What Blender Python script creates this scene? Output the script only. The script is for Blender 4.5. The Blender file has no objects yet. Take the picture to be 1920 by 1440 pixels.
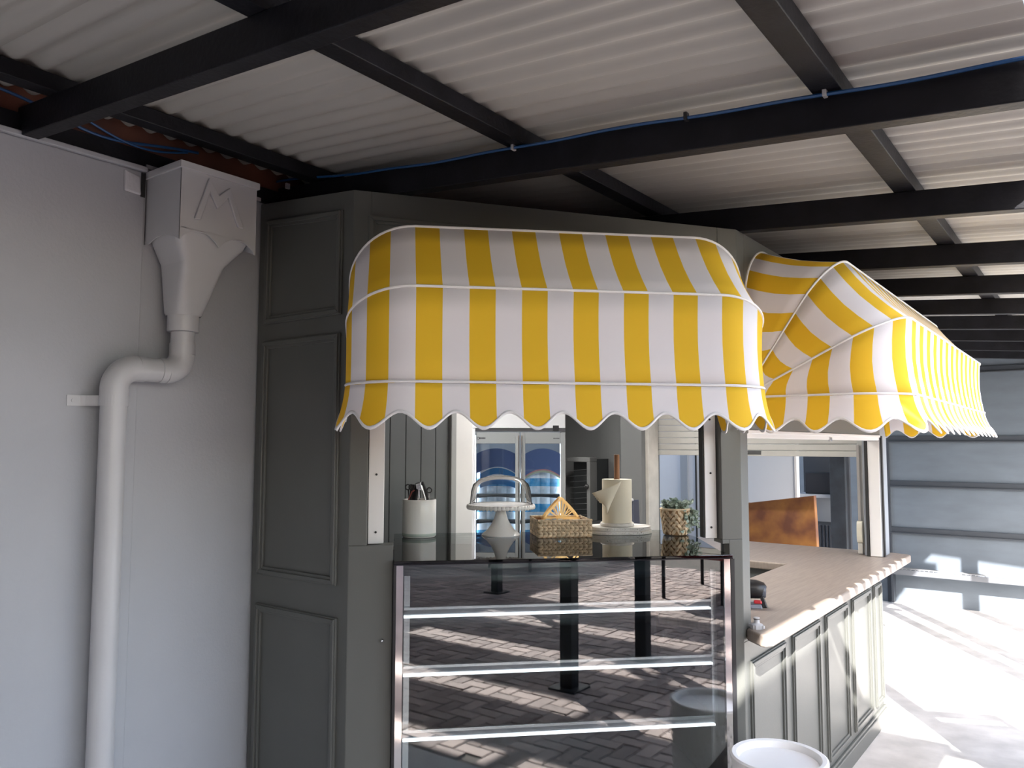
import bpy, math, random
from mathutils import Vector, Matrix
random.seed(7)
sc = bpy.context.scene
COL = sc.collection
R = math.radians
PI = math.pi

# ------------------------------------------------------------------ camera
cam = bpy.data.cameras.new('camera'); camo = bpy.data.objects.new('camera', cam); COL.objects.link(camo)
yaw, pit, rol = R(36.587), R(4.301), R(0.0967)
fw = Vector((-math.sin(yaw)*math.cos(pit), math.cos(yaw)*math.cos(pit), math.sin(pit)))
rt = Vector((math.cos(yaw), math.sin(yaw), 0)); up = rt.cross(fw)
rt2 = rt*math.cos(rol)+up*math.sin(rol); up2 = up*math.cos(rol)-rt*math.sin(rol)
m = Matrix((rt2, up2, -fw)).transposed().to_4x4(); m.translation = (2.623, 0, 1.60)
camo.matrix_world = m
cam.sensor_width = 36.0; cam.lens = 36.0*1486.5/1920; cam.clip_start = .02; cam.clip_end = 300
sc.camera = camo

# ------------------------------------------------------------------ world, sun, exposure
SUN = Vector((.675, -1.0, 1.0)).normalized()
w = bpy.data.worlds.new('sky'); sc.world = w; w.use_nodes = True
nt = w.node_tree; nt.nodes.clear()
sky = nt.nodes.new('ShaderNodeTexSky'); sky.sky_type = 'NISHITA'; sky.sun_disc = False
sky.sun_elevation = math.asin(SUN.z); sky.sun_rotation = math.atan2(SUN.x, SUN.y)
sky.air_density = 1.2; sky.dust_density = 2.5; sky.ozone_density = 1.0
bg = nt.nodes.new('ShaderNodeBackground'); bg.inputs['Strength'].default_value = .44
hsv = nt.nodes.new('ShaderNodeHueSaturation'); hsv.inputs['Saturation'].default_value = .8
wo = nt.nodes.new('ShaderNodeOutputWorld')
nt.links.new(sky.outputs[0], hsv.inputs['Color']); nt.links.new(hsv.outputs[0], bg.inputs['Color']); nt.links.new(bg.outputs[0], wo.inputs[0])
sl = bpy.data.lights.new('sun', 'SUN'); sl.energy = 15.0; sl.angle = R(.6); sl.color = (1, .965, .92)
slo = bpy.data.objects.new('sun', sl); COL.objects.link(slo)
slo.rotation_euler = SUN.to_track_quat('Z', 'Y').to_euler(); slo.location = (6, -8, 9)
sc.view_settings.view_transform = 'Standard'; sc.view_settings.look = 'None'
sc.view_settings.exposure = 1.18; sc.view_settings.gamma = 1.0; sc.view_settings.use_curve_mapping = False

# ------------------------------------------------------------------ materials
MATS = {}
def mat(name, col, rough=.6, metal=0., noise=0., nscale=8., bump=0., bscale=60., spec=.5, stretch=None, col2=None):
    if name in MATS: return MATS[name]
    M = bpy.data.materials.new(name); M.use_nodes = True
    n = M.node_tree.nodes; l = M.node_tree.links; b = n['Principled BSDF']
    b.inputs['Base Color'].default_value = (*col, 1); b.inputs['Roughness'].default_value = rough
    b.inputs['Metallic'].default_value = metal; b.inputs['Specular IOR Level'].default_value = spec
    if noise or bump or col2:
        tc = n.new('ShaderNodeTexCoord'); mp = n.new('ShaderNodeMapping'); l.new(tc.outputs['Object'], mp.inputs[0])
        if stretch: mp.inputs['Scale'].default_value = stretch
    if noise or col2:
        t = n.new('ShaderNodeTexNoise'); t.inputs['Scale'].default_value = nscale; t.inputs['Detail'].default_value = 5
        l.new(mp.outputs[0], t.inputs[0])
        cr = n.new('ShaderNodeValToRGB')
        c2 = col2 if col2 else tuple(min(1, c*(1+noise)) for c in col)
        c1 = col if col2 else tuple(c*(1-noise) for c in col)
        cr.color_ramp.elements[0].position = .32; cr.color_ramp.elements[1].position = .68
        cr.color_ramp.elements[0].color = (*c1, 1); cr.color_ramp.elements[1].color = (*c2, 1)
        l.new(t.outputs[0], cr.inputs[0]); l.new(cr.outputs[0], b.inputs['Base Color'])
    if bump:
        t2 = n.new('ShaderNodeTexNoise'); t2.inputs['Scale'].default_value = bscale; t2.inputs['Detail'].default_value = 4
        l.new(mp.outputs[0], t2.inputs[0])
        bp = n.new('ShaderNodeBump'); bp.inputs['Strength'].default_value = bump; bp.inputs['Distance'].default_value = .004
        l.new(t2.outputs[0], bp.inputs['Height']); l.new(bp.outputs[0], b.inputs['Normal'])
    MATS[name] = M
    return M
def glass(name, tint, ior, rough=0.):
    if name in MATS: return MATS[name]
    M = bpy.data.materials.new(name); M.use_nodes = True
    n = M.node_tree.nodes; l = M.node_tree.links; n.clear()
    o = n.new('ShaderNodeOutputMaterial'); mx = n.new('ShaderNodeMixShader'); tr = n.new('ShaderNodeBsdfTransparent'); gl = n.new('ShaderNodeBsdfGlossy'); fr = n.new('ShaderNodeFresnel')
    tr.inputs[0].default_value = (*tint, 1); gl.inputs['Roughness'].default_value = rough; fr.inputs['IOR'].default_value = ior
    l.new(fr.outputs[0], mx.inputs[0]); l.new(tr.outputs[0], mx.inputs[1]); l.new(gl.outputs[0], mx.inputs[2]); l.new(mx.outputs[0], o.inputs[0])
    MATS[name] = M
    return M
def emis(name, col, s):
    if name in MATS: return MATS[name]
    M = bpy.data.materials.new(name); M.use_nodes = True
    b = M.node_tree.nodes['Principled BSDF']
    b.inputs['Base Color'].default_value = (*col, 1); b.inputs['Emission Color'].default_value = (*col, 1); b.inputs['Emission Strength'].default_value = s
    MATS[name] = M
    return M
def stripes(name, period, phase, ca, cb):
    """woven canvas, stripes across UV.x"""
    M = bpy.data.materials.new(name); M.use_nodes = True
    n = M.node_tree.nodes; l = M.node_tree.links; b = n['Principled BSDF']; out = n['Material Output']
    uv = n.new('ShaderNodeUVMap'); uv.uv_map = 'uv'; sx = n.new('ShaderNodeSeparateXYZ'); l.new(uv.outputs[0], sx.inputs[0])
    a = n.new('ShaderNodeMath'); a.operation = 'SUBTRACT'; a.inputs[1].default_value = phase; l.new(sx.outputs[0], a.inputs[0])
    d = n.new('ShaderNodeMath'); d.operation = 'DIVIDE'; d.inputs[1].default_value = period; l.new(a.outputs[0], d.inputs[0])
    f = n.new('ShaderNodeMath'); f.operation = 'FRACT'; l.new(d.outputs[0], f.inputs[0])
    g = n.new('ShaderNodeMath'); g.operation = 'LESS_THAN'; g.inputs[1].default_value = .495; l.new(f.outputs[0], g.inputs[0])
    mx = n.new('ShaderNodeMixRGB'); mx.inputs[1].default_value = (*cb, 1); mx.inputs[2].default_value = (*ca, 1); l.new(g.outputs[0], mx.inputs[0])
    tc = n.new('ShaderNodeTexCoord'); t = n.new('ShaderNodeTexNoise'); t.inputs['Scale'].default_value = 350; l.new(tc.outputs['Object'], t.inputs[0])
    bp = n.new('ShaderNodeBump'); bp.inputs['Strength'].default_value = .15; bp.inputs['Distance'].default_value = .001
    l.new(t.outputs[0], bp.inputs['Height']); l.new(bp.outputs[0], b.inputs['Normal'])
    b.inputs['Roughness'].default_value = .75; b.inputs['Specular IOR Level'].default_value = .3
    l.new(mx.outputs[0], b.inputs['Base Color'])
    tr = n.new('ShaderNodeBsdfTranslucent'); l.new(mx.outputs[0], tr.inputs[0])
    ms = n.new('ShaderNodeMixShader'); ms.inputs[0].default_value = .22
    l.new(b.outputs[0], ms.inputs[1]); l.new(tr.outputs[0], ms.inputs[2]); l.new(ms.outputs[0], out.inputs[0])
    MATS[name] = M
    return M

WALLW = mat('white painted render', (.385, .395, .425), .75, noise=.03, nscale=3, bump=.25, bscale=90)
SAGE = mat('grey green paint', (.10, .102, .094), .38, noise=.04, nscale=4, bump=.06, bscale=120)
SAGEIN = mat('grey green inside paint', (.09, .098, .098), .6, noise=.05, nscale=3)
BLACK = mat('black steel paint', (.008, .008, .011), .5, noise=.3, nscale=12, bump=.3, bscale=60, spec=.22)
RUST = mat('red oxide timber', (.10, .032, .018), .7, noise=.35, nscale=5)
SHEET = mat('cream painted roof sheet', (.36, .35, .33), .55, noise=.05, nscale=2)
CONC = mat('pale concrete', (.50, .475, .455), .85, noise=.14, nscale=6, bump=.35, bscale=40)
WHITE = mat('white paint', (.74, .73, .71), .45, noise=.03, nscale=6)
WHITEPVC = mat('white plastic', (.48, .48, .50), .35, noise=.03, nscale=4)
ALUW = mat('white powder coated channel', (.70, .69, .68), .4)
OLDW = mat('old cream timber paint', (.50, .48, .44), .6, noise=.12, nscale=9, bump=.3, bscale=40)
DARKGAP = mat('dark gap', (.02, .02, .02), .8)
CHROME = mat('chrome trim', (.82, .80, .80), .08, 1.)
ALU = mat('brushed aluminium', (.75, .76, .78), .22, 1.)
BLK = mat('black plastic', (.015, .015, .017), .35)
BLKGL = mat('black printed glass border', (.012, .012, .016), .06)
GLASS = glass('case glass', (.92, .96, .97), 2.0)
GLASSDK = glass('smoked top glass', (.55, .62, .62), 1.75)
GLASSDOME = glass('clear dome glass', (.985, .988, .99), 1.2)
GLASSFR = glass('fridge door glass', (.86, .90, .94), 1.5)
CERAM = mat('white glazed ceramic', (.90, .88, .86), .22)
GOLD = mat('gold metal', (.75, .50, .22), .28, 1.)
WICK = mat('woven straw', (.62, .48, .32), .7, noise=.35, nscale=60)
WICKD = mat('dark woven straw', (.28, .16, .075), .75, noise=.3, nscale=50)
TERR = mat('speckled terrazzo', (.70, .68, .65), .4, col2=(.62, .59, .55), nscale=90)
PAPER = mat('cream paper', (.78, .73, .60), .9)
WOODD = mat('brown dowel wood', (.33, .16, .08), .5, noise=.25, nscale=30, stretch=(1, 1, .1))
OAK = mat('pale oak laminate', (.27, .222, .188), .42, noise=.13, nscale=16, stretch=(6, .35, 1))
OAKE = mat('pale oak edge', (.58, .44, .31), .45, noise=.08, nscale=20)
LEAF = mat('grey green leaf', (.25, .32, .26), .55, col2=(.42, .50, .44), nscale=40)
YELLOW = (.86, .55, .03); CANVAS = (.84, .80, .82)
BATT = mat('dark grey batten', (.03, .036, .046), .5)
ENDW = mat('blue grey sheet wall', (.10, .12, .145), .6, noise=.1, nscale=3, stretch=(1, 1, 3))
STEEL = mat('stainless steel', (.6, .6, .62), .2, 1.)
BLUEC = mat('blue cable sheath', (.008, .065, .20), .4)

# ------------------------------------------------------------------ mesh helpers
class MB:
    def __init__(s): s.v = []; s.f = []; s.uv = {}
    def add(s, vs, fs):
        b = len(s.v); s.v += [tuple(v) for v in vs]; s.f += [tuple(i+b for i in f) for f in fs]; return b
    def box(s, x0, x1, y0, y1, z0, z1):
        s.add([(x0,y0,z0),(x1,y0,z0),(x1,y1,z0),(x0,y1,z0),(x0,y0,z1),(x1,y0,z1),(x1,y1,z1),(x0,y1,z1)],
              [(0,3,2,1),(4,5,6,7),(0,1,5,4),(1,2,6,5),(2,3,7,6),(3,0,4,7)]); return s
    def hexa(s, p):   # 8 points: bottom 4 ccw, top 4 ccw
        s.add(p, [(0,3,2,1),(4,5,6,7),(0,1,5,4),(1,2,6,5),(2,3,7,6),(3,0,4,7)]); return s
    def prism(s, poly, z0, z1):
        n = len(poly)
        s.add([(x,y,z0) for x,y in poly]+[(x,y,z1) for x,y in poly],
              [tuple(range(n))[::-1], tuple(range(n,2*n))]+[(i,(i+1)%n,n+(i+1)%n,n+i) for i in range(n)]); return s
    def prism_m(s, poly, h, M):   # polygon in local xy, extruded along local z, placed by matrix
        n = len(poly)
        vs = [M@Vector((x,y,0)) for x,y in poly]+[M@Vector((x,y,h)) for x,y in poly]
        s.add(vs, [tuple(range(n))[::-1], tuple(range(n,2*n))]+[(i,(i+1)%n,n+(i+1)%n,n+i) for i in range(n)]); return s
    def lathe(s, prof, seg=32, c=(0,0,0), mod=None, caps=True):
        k = len(prof); vs = []
        for i in range(seg):
            a = 2*PI*i/seg
            for r, z in prof:
                rr = mod(r, z, a) if mod else r
                vs.append((c[0]+rr*math.cos(a), c[1]+rr*math.sin(a), c[2]+z))
        fs = [(i*k+j, ((i+1)%seg)*k+j, ((i+1)%seg)*k+j+1, i*k+j+1) for i in range(seg) for j in range(k-1)]
        if caps:
            if prof[0][0] > 1e-6: fs.append(tuple(i*k for i in range(seg))[::-1])
            if prof[-1][0] > 1e-6: fs.append(tuple(i*k+k-1 for i in range(seg)))
        s.add(vs, fs); return s
    def tube(s, pts, r, seg=8, closed=False, flat=1.):
        pts = [Vector(p) for p in pts]; n = len(pts); vs = []
        rr = r if isinstance(r, (list, tuple)) else [r]*n
        t0 = (pts[1]-pts[0]).normalized()
        ref = Vector((0,0,1)) if abs(t0.z) < .9 else Vector((1,0,0))
        nv = t0.cross(ref).normalized()
        for i in range(n):
            if closed: t = (pts[(i+1)%n]-pts[i-1]).normalized()
            else: t = (pts[min(i+1,n-1)]-pts[max(i-1,0)]).normalized()
            nv = (nv-t*nv.dot(t)); nv = nv.normalized() if nv.length > 1e-6 else t.orthogonal().normalized()
            bv = t.cross(nv)
            for j in range(seg):
                a = 2*PI*j/seg; vs.append(pts[i]+nv*(rr[i]*math.cos(a))+bv*(rr[i]*flat*math.sin(a)))
        fs = [(i*seg+j, i*seg+(j+1)%seg, ((i+1)%n)*seg+(j+1)%seg, ((i+1)%n)*seg+j) for i in range(n if closed else n-1) for j in range(seg)]
        if not closed: fs += [tuple(range(seg))[::-1], tuple(range((n-1)*seg, n*seg))]
        s.add(vs, fs); return s
    def grid(s, P, uvf=None):   # P[i][j] -> points
        ni, nj = len(P), len(P[0]); b = s.add([p for row in P for p in row], [])
        for i in range(ni-1):
            for j in range(nj-1):
                s.f.append((b+i*nj+j, b+i*nj+j+1, b+(i+1)*nj+j+1, b+(i+1)*nj+j))
        if uvf:
            for i in range(ni):
                for j in range(nj): s.uv[b+i*nj+j] = uvf[i][j]
        return s
    def ell(s, c, rx, ry, rz, rot=None, seg=6, rings=4):
        vs = []; 
        for i in range(rings+1):
            th = PI*i/rings
            for j in range(seg):
                a = 2*PI*j/seg; v = Vector((rx*math.sin(th)*math.cos(a), ry*math.sin(th)*math.sin(a), rz*math.cos(th)))
                if rot: v = rot@v
                vs.append(Vector(c)+v)
        s.add(vs, [(i*seg+j, (i+1)*seg+j, (i+1)*seg+(j+1)%seg, i*seg+(j+1)%seg) for i in range(rings) for j in range(seg)]); return s
    def build(s, name, M, parent=None, bevel=0, smooth=False, solid=0, kind=None, seg=2):
        me = bpy.data.meshes.new(name); me.from_pydata(s.v, [], s.f); me.update()
        if s.uv:
            ul = me.uv_layers.new(name='uv')
            for lp in me.loops: ul.data[lp.index].uv = s.uv.get(lp.vertex_index, (0,0))
        me.materials.append(M)
        if smooth:
            for p in me.polygons: p.use_smooth = True
            try: me.set_sharp_from_angle(angle=R(42))
            except Exception: pass
        o = bpy.data.objects.new(name, me); COL.objects.link(o)
        if parent: o.parent = parent
        if bevel:
            bv = o.modifiers.new('bevel', 'BEVEL'); bv.width = bevel; bv.segments = seg; bv.limit_method = 'ANGLE'; bv.angle_limit = R(35)
        if solid:
            sd = o.modifiers.new('solid', 'SOLIDIFY'); sd.thickness = solid; sd.offset = 0
        if kind: o['kind'] = kind
        return o
def B(*a): return MB().box(*a)
def tag(o, label, cat, group=None):
    o['label'] = label; o['category'] = cat
    if group: o['group'] = group
    return o
def thing(name, label, cat, loc=(0,0,0), rz=0, group=None):
    o = bpy.data.objects.new(name, None); COL.objects.link(o); o.empty_display_size = .05
    o.location = loc; o.rotation_euler = (0,0,rz)
    return tag(o, label, cat, group)
def struct(o, label=None):
    o['kind'] = 'structure'
    if label: o['label'] = label
    return o
def sempty(name, label, loc=(0,0,0), rz=0):
    o = bpy.data.objects.new(name, None); COL.objects.link(o); o.empty_display_size = .05
    o.location = loc; o.rotation_euler = (0,0,rz); o['kind'] = 'structure'; o['label'] = label
    return o
def at_front(l, y, z): # booth front face frame (along, inward, up) -> world
    return Vector((.538+.70711*(l-y), 1.871+.70711*(l+y), z))
SL, Z0 = .08316, 2.5396
def roofz(x): return Z0-SL*x
RZF = R(45); OF = (.538, 1.871, 0); OC = (1.544, 2.877, 0)

# ------------------------------------------------------------------ ground
fl = struct(MB().box(-4, 1.87, -6, 14, -.1, 0).box(1.87, 16, 2.62, 14, -.1, 0).build('floor', CONC), 'pale concrete floor')
cy = struct(B(1.87, 16, -14, 2.62, -.1, -.012).build('floor_courtyard', mat('brick joint sand', (.06, .048, .04), .9, noise=.2, nscale=9)), 'brick paved courtyard')
brm = mat('brown clay paver', (.25, .19, .165), .75)
_n = brm.node_tree.nodes; _g = _n.new('ShaderNodeNewGeometry'); _r = _n.new('ShaderNodeValToRGB')
_r.color_ramp.elements[0].color = (.15, .11, .10, 1); _r.color_ramp.elements[1].color = (.36, .28, .25, 1)
brm.node_tree.links.new(_g.outputs['Random Per Island'], _r.inputs[0]); brm.node_tree.links.new(_r.outputs[0], _n['Principled BSDF'].inputs['Base Color'])
mb = MB(); LB, WB = .2, .1
for i in range(-60, 80):
    for j in range(-40, 60):
        # herringbone: pairs of bricks stepping on a diagonal
        k = (i-j) % 4
        px, py = 2.98+i*WB, -3.6+j*WB
        if k == 0: a = (px, px+LB, py, py+WB)
        elif k == 3: a = (px, px+WB, py, py+LB) 
        else: continue
        if a[0] < 1.88 or a[1] > 8.4 or a[2] < -4.4 or a[3] > 2.6: continue
        mb.box(a[0]+.006, a[1]-.006, a[2]+.006, a[3]-.006, -.012, -.002+random.uniform(-.002, .002))
mb.build('paver', brm, cy, kind='stuff')

BRW = mat('brown brick render', (.16, .13, .115), .85, noise=.25, nscale=4)
struct(B(-4, 12, -6.5, -6.2, 0, 5.2).build('wall_added_south', BRW), 'tall brown wall added behind the camera to block the sky')  # unseen wall, added to hold back sky light from behind
struct(B(11.6, 11.9, -6.2, 9, 0, 1.8).build('wall_added_east', BRW), 'low brown wall added unseen across the courtyard')  # unseen wall, added against low sky and kept low to let light in

# ------------------------------------------------------------------ building wall on the left
wl = sempty('wall_building', 'white rendered building wall')
m1 = MB()
m1.hexa([(-.14,-6,0),(.0,-6,0),(.0,1.402,0),(-.14,1.402,0),(-.14,-6,2.535),(.0,-6,2.535),(.0,1.402,2.535),(-.14,1.402,2.535)])
m1.build('render_coat', WALLW, wl, bevel=.006)
MB().box(-.14, -.012, 1.402, 1.93, 0, 2.55).build('wall_core', WALLW, wl)
MB().box(-.14, -.001, 1.93, 3.18, 0, 2.55).build('wall_inner', SAGEIN, wl)
MB().box(-.14, -.001, 3.18, 5.05, 2.15, 2.55).build('lintel', SAGEIN, wl)
MB().box(-.14, -.001, 5.05, 5.36, 0, 2.55).build('wall_inner', SAGEIN, wl)
MB().box(-.14, .013, -6, 1.402, 2.535, 2.553).build('capping', WALLW, wl, bevel=.004)
MB().box(-.14, .0, 1.402, 1.87, 2.551, 2.565).build('capping', WALLW, wl)
# patched hole near the rain head
MB().hexa([(.0,1.325,2.452),(.008,1.327,2.456),(.008,1.383,2.452),(.0,1.385,2.448),(.0,1.322,2.528),(.008,1.326,2.524),(.008,1.376,2.512),(.0,1.380,2.516)]).build('plaster_patch', mat('rough plaster', (.55, .55, .58), .9, bump=.8, bscale=50), wl, bevel=.006)
MB().box(-.002, .0035, 1.384, 1.399, 2.446, 2.53).build('crack', DARKGAP, wl)
# booth side lining boards
for k in range(10):
    y0 = 1.96+k*.1035
    MB().box(-.001, .014, y0+.0015, y0+.102, 0, 2.34).build('lining_board', SAGEIN, wl, bevel=.003)
MB().box(-.001, .03, 2.99, 3.03, 0, 2.34).build('cover_strip', mat('light grey trim', (.33, .34, .33), .5), wl, bevel=.004)
d1 = sempty('door_1', 'white doorway frame into the back room')
MB().box(-.15, .018, 3.03, 3.17, 0, 2.25).build('door_jamb', WHITE, d1, bevel=.004)
MB().box(-.15, .018, 5.042, 5.10, 0, 2.25).build('door_jamb', mat('grey jamb', (.13, .134, .134), .5), d1, bevel=.004)
MB().box(-.15, .018, 3.17, 5.05, 2.13, 2.25).build('door_head', WHITE, d1, bevel=.004)
MB().box(-.06, .04, 5.105, 5.262, 0, 2.3).build('old_post', OLDW, d1, bevel=.004)
# back room
br = sempty('wall_back_room', 'dark grey back room walls')
MB().box(-3.2, -.14, 5.35, 5.45, 0, 2.6).build('rear_wall', mat('dark grey wall paint', (.15, .154, .154), .65, noise=.05, nscale=2), br)
MB().box(-3.3, -3.2, 2.2, 5.45, 0, 2.6).build('side_wall', SAGEIN, br)
MB().box(-3.2, -.14, 2.2, 2.3, 0, 2.6).build('near_wall', SAGEIN, br)
struct(MB().box(-3.3, -.0, 2.2, 5.45, 2.6, 2.66).build('ceiling_back_room', WHITE), 'white back room ceiling')

# ------------------------------------------------------------------ verandah roof
rf = sempty('ceiling', 'corrugated verandah roof on black rafters and purlins')
RAFT = [-2.8,-1.85,-.9,.05,1.0,1.965,2.905,3.79,4.585,5.36,6.12,6.875,7.64,8.4]
for yy in RAFT:
    z = lambda x, h: roofz(x)+h
    x0, x1 = -.1, 2.60
    MB().hexa([(x0,yy,z(x0,0)),(x1,yy,z(x1,0)),(x1,yy+.05,z(x1,0)),(x0,yy+.05,z(x0,0)),(x0,yy,z(x0,.092)),(x1,yy,z(x1,.092)),(x1,yy+.05,z(x1,.092)),(x0,yy+.05,z(x0,.092))]).build('rafter', BLACK, rf, bevel=.003)
for xx in (.172, 1.15, 2.087):
    h0, h1 = .0925, .142
    MB().hexa([(xx,-3,roofz(xx)+h0),(xx+.07,-3,roofz(xx+.07)+h0),(xx+.07,8.88,roofz(xx+.07)+h0),(xx,8.88,roofz(xx)+h0),
               (xx,-3,roofz(xx)+h1),(xx+.07,-3,roofz(xx+.07)+h1),(xx+.07,8.88,roofz(xx+.07)+h1),(xx,8.88,roofz(xx)+h1)]).build('purlin', BLACK, rf, bevel=.003)
PER = .0765; AMP = .0085
y0 = -3.0; k = 0
while y0 < 8.86:
    y1 = min(y0+PER*10, 8.9); n = max(2, int(round((y1-y0)/PER*8)))
    P = []
    for i in range(n+1):
        y = y0+(y1-y0)*i/n + (0 if i < n else .02)
        zz = .1515+AMP*math.sin(2*PI*(y+3)/PER) + (.0012 if k % 2 else 0)
        xe = 2.535 if y0 < 6.75 else 3.35  # far sheets lengthened out of view to shade the end wall
        P.append([(-.16, y, roofz(-.16)+zz), (1.2, y, roofz(1.2)+zz), (xe, y, roofz(xe)+zz)])
    MB().grid(P).build('roof_sheet', SHEET, rf, smooth=True)
    y0 = y1; k += 1
MB().box(-.135, -.005, -3, 8.88, 2.554, 2.612).build('wall_plate', BLACK, rf)
MB().box(-.135, -.02, -3, 8.88, 2.613, 2.70).build('red_board', RUST, rf)
for yy in (-1.9, 4.15, 6.05, 6.45, 7.5):
    MB().box(2.42, 2.51, yy, yy+.09, 0, 2.33).build('roof_post', BLACK, rf, bevel=.003)

# blue cable along the second rafter
cb = thing('blue_cable', 'thin blue cable clipped along the black rafter', 'cable', (0, 1.955, 2.6))
pts = []
for i in range(61):
    x = -.01+2.60*i/60
    z = roofz(x)+.084+.003*math.sin(x*5.1)+.002*math.sin(x*13)
    if x < .5: z += .03*(.5-x)/.5
    pts.append((x, -.007 if x > .03 else -.004, z-2.6))
MB().tube(pts, .0046, 6).build('sheath', BLUEC, cb, smooth=True)
for x in (.06, 1.18, 1.76, 2.12):
    MB().box(x-.005, x+.005, -.015, .004, roofz(x)+.076-2.6, roofz(x)+.099-2.6).build('cable_clip', WHITEPVC if x != 1.76 else BLK, cb, bevel=.002)
cb2 = thing('blue_cable', 'loose blue cable hanging against the red board above the white wall', 'cable', (.0, 1.0, 2.62))
pts = [(-.008, t*.95-.35, .035+.018*math.sin(t*7)-.02*math.exp(-((t-.62)/.16)**2)) for t in [i/30 for i in range(31)]]
MB().tube(pts, .005, 6).build('sheath', BLUEC, cb2, smooth=True)
pts = [(.006, .20+t*.35, .03-.035*math.sin(PI*t)) for t in [i/16 for i in range(17)]]
MB().tube(pts, .004, 6).build('loop', BLUEC, cb2, smooth=True)

# ------------------------------------------------------------------ booth walls
def moulding(parent, x0, x1, z0, z1, w=.03, d=.016, name='panel_moulding', Mt=SAGE, zt=None):
    """raised picture-frame moulding on the outer face (local y = 0, outwards = -y)"""
    zt = zt or (lambda x: z1)
    for (ww, dd, off) in ((w, d*.55, 0), (w*.5, d, w*.15)):
        a, b, c, e = x0+off, x1-off, z0+off, -off
        i = ww
        mb = MB()
        def seg(p, q, r, t):
            mb.hexa([(p[0],-dd,p[1]),(q[0],-dd,q[1]),(q[0],0.001,q[1]),(p[0],0.001,p[1]),(t[0],-dd,t[1]),(r[0],-dd,r[1]),(r[0],0.001,r[1]),(t[0],0.001,t[1])])
        ta, tb = zt(a)-off, zt(b)-off
        seg((a,c),(b,c),(b-i,c+i),(a+i,c+i))
        seg((a+i,ta-i),(b-i,tb-i),(b,tb),(a,ta))
        seg((a,c),(a+i,c+i),(a+i,ta-i),(a,ta))
        seg((b-i,c+i),(b,c),(b,tb),(b-i,tb-i))
        mb.build(name, Mt, parent, bevel=.002)
# left face of the booth, square to the building wall
wa = sempty('wall_booth_left', 'dark grey green panelled booth wall beside the downpipe', (0, 1.871, 0))
MB().hexa([(0,0,0),(.538,0,0),(.505,.08,0),(0,.08,0),(0,0,roofz(0)),(.538,0,roofz(.538)),(.505,.08,roofz(.505)),(0,.08,roofz(0))]).build('wall_panel', SAGE, wa, bevel=.002)
moulding(wa, .05, .487, 2.055, 2.44, zt=lambda x: 2.463-.072*(x-.05))
moulding(wa, .045, .484, 1.11, 1.99)
moulding(wa, .04, .490, .16, 1.002)
MB().box(.0, .53, -.012, 0.001, 0, .10).build('skirting', SAGE, wa, bevel=.003)
# angled front of the booth
wf = sempty('wall_booth_front', 'angled grey green booth front with serving hatch', OF, RZF)
LF = 1.4227
def fx(l, y=0): return .538+.70711*(l-y)
def wp(mb, l0, l1, z0, z1=None, y0=0., y1=.08):
    t = lambda l, y: (z1 if z1 is not None else roofz(fx(l, y)))
    mb.hexa([(l0,y0,z0),(l1,y0,z0),(l1,y1,z0),(l0,y1,z0),(l0,y0,t(l0,y0)),(l1,y0,t(l1,y0)),(l1,y1,t(l1,y1)),(l0,y1,t(l0,y1))])
def onewp(name, *a, **k):
    mb = MB(); wp(mb, *a, **k); return mb.build(name, SAGE, wf, bevel=.002)
onewp('pier', 0, .062, 1.25); onewp('pier', 1.346, LF, 1.25)
onewp('header', .062, 1.346, 1.93)
onewp('lower_pier', 0, .152, 0, 1.25); onewp('lower_pier', 1.372, LF, 0, 1.25)
onewp('sill_return', 1.346, 1.372, 1.235, 1.25)
mb = MB(); wp(mb, .152, .156, 0, 1.235); mb.build('reveal_gap', DARKGAP, wf)
moulding(wf, .05, 1.37, 2.0, 2.40, zt=lambda x: 2.405-.0588*(x-.05))
MB().lathe([(.006,0),(.006,.006),(.003,.010),(0,.011)], 12).build('screw_head', STEEL, wf).matrix_local = Matrix.Translation((.118,-.001,.93))@Matrix.Rotation(R(90),4,'X')
# side of the booth with the counter
wc = sempty('wall_booth_side', 'panelled grey green counter side of the booth', OC, R(90))
LC = 2.225
SAGEC = SAGE
def cw(name, x0, x1, z0, z1, y0=0., y1=.08, Mt=SAGE, top=False):
    mb = MB(); t = z1 if not top else roofz(1.544)
    t2 = z1 if not top else roofz(1.464)
    mb.hexa([(x0,y0,z0),(x1,y0,z0),(x1,y1,z0),(x0,y1,z0),(x0,y0,t),(x1,y0,t),(x1,y1,t2),(x0,y1,t2)])
    return mb.build(name, Mt, wc, bevel=.002)
cw('counter_front', 0, LC-.02, 0, .878)
cw('pier', 0, .075, .878, 0, top=True)
cw('header', .075, 2.313, 1.655, 0, top=True)
for a, b in ((.05,.445),(.54,.935),(1.03,1.425),(1.52,1.915)): moulding(wc, a, b, .13, .80, w=.034, d=.014)
moulding(wc, 2.0, 2.185, .13, .80, w=.028, d=.014)
MB().box(-.005, LC-.01, -.018, .001, 0, .085).build('skirting', SAGE, wc, bevel=.006)
MB().box(-.005, LC-.01, -.012, .001, .085, .10).build('skirting_bead', SAGE, wc, bevel=.004)
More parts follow.
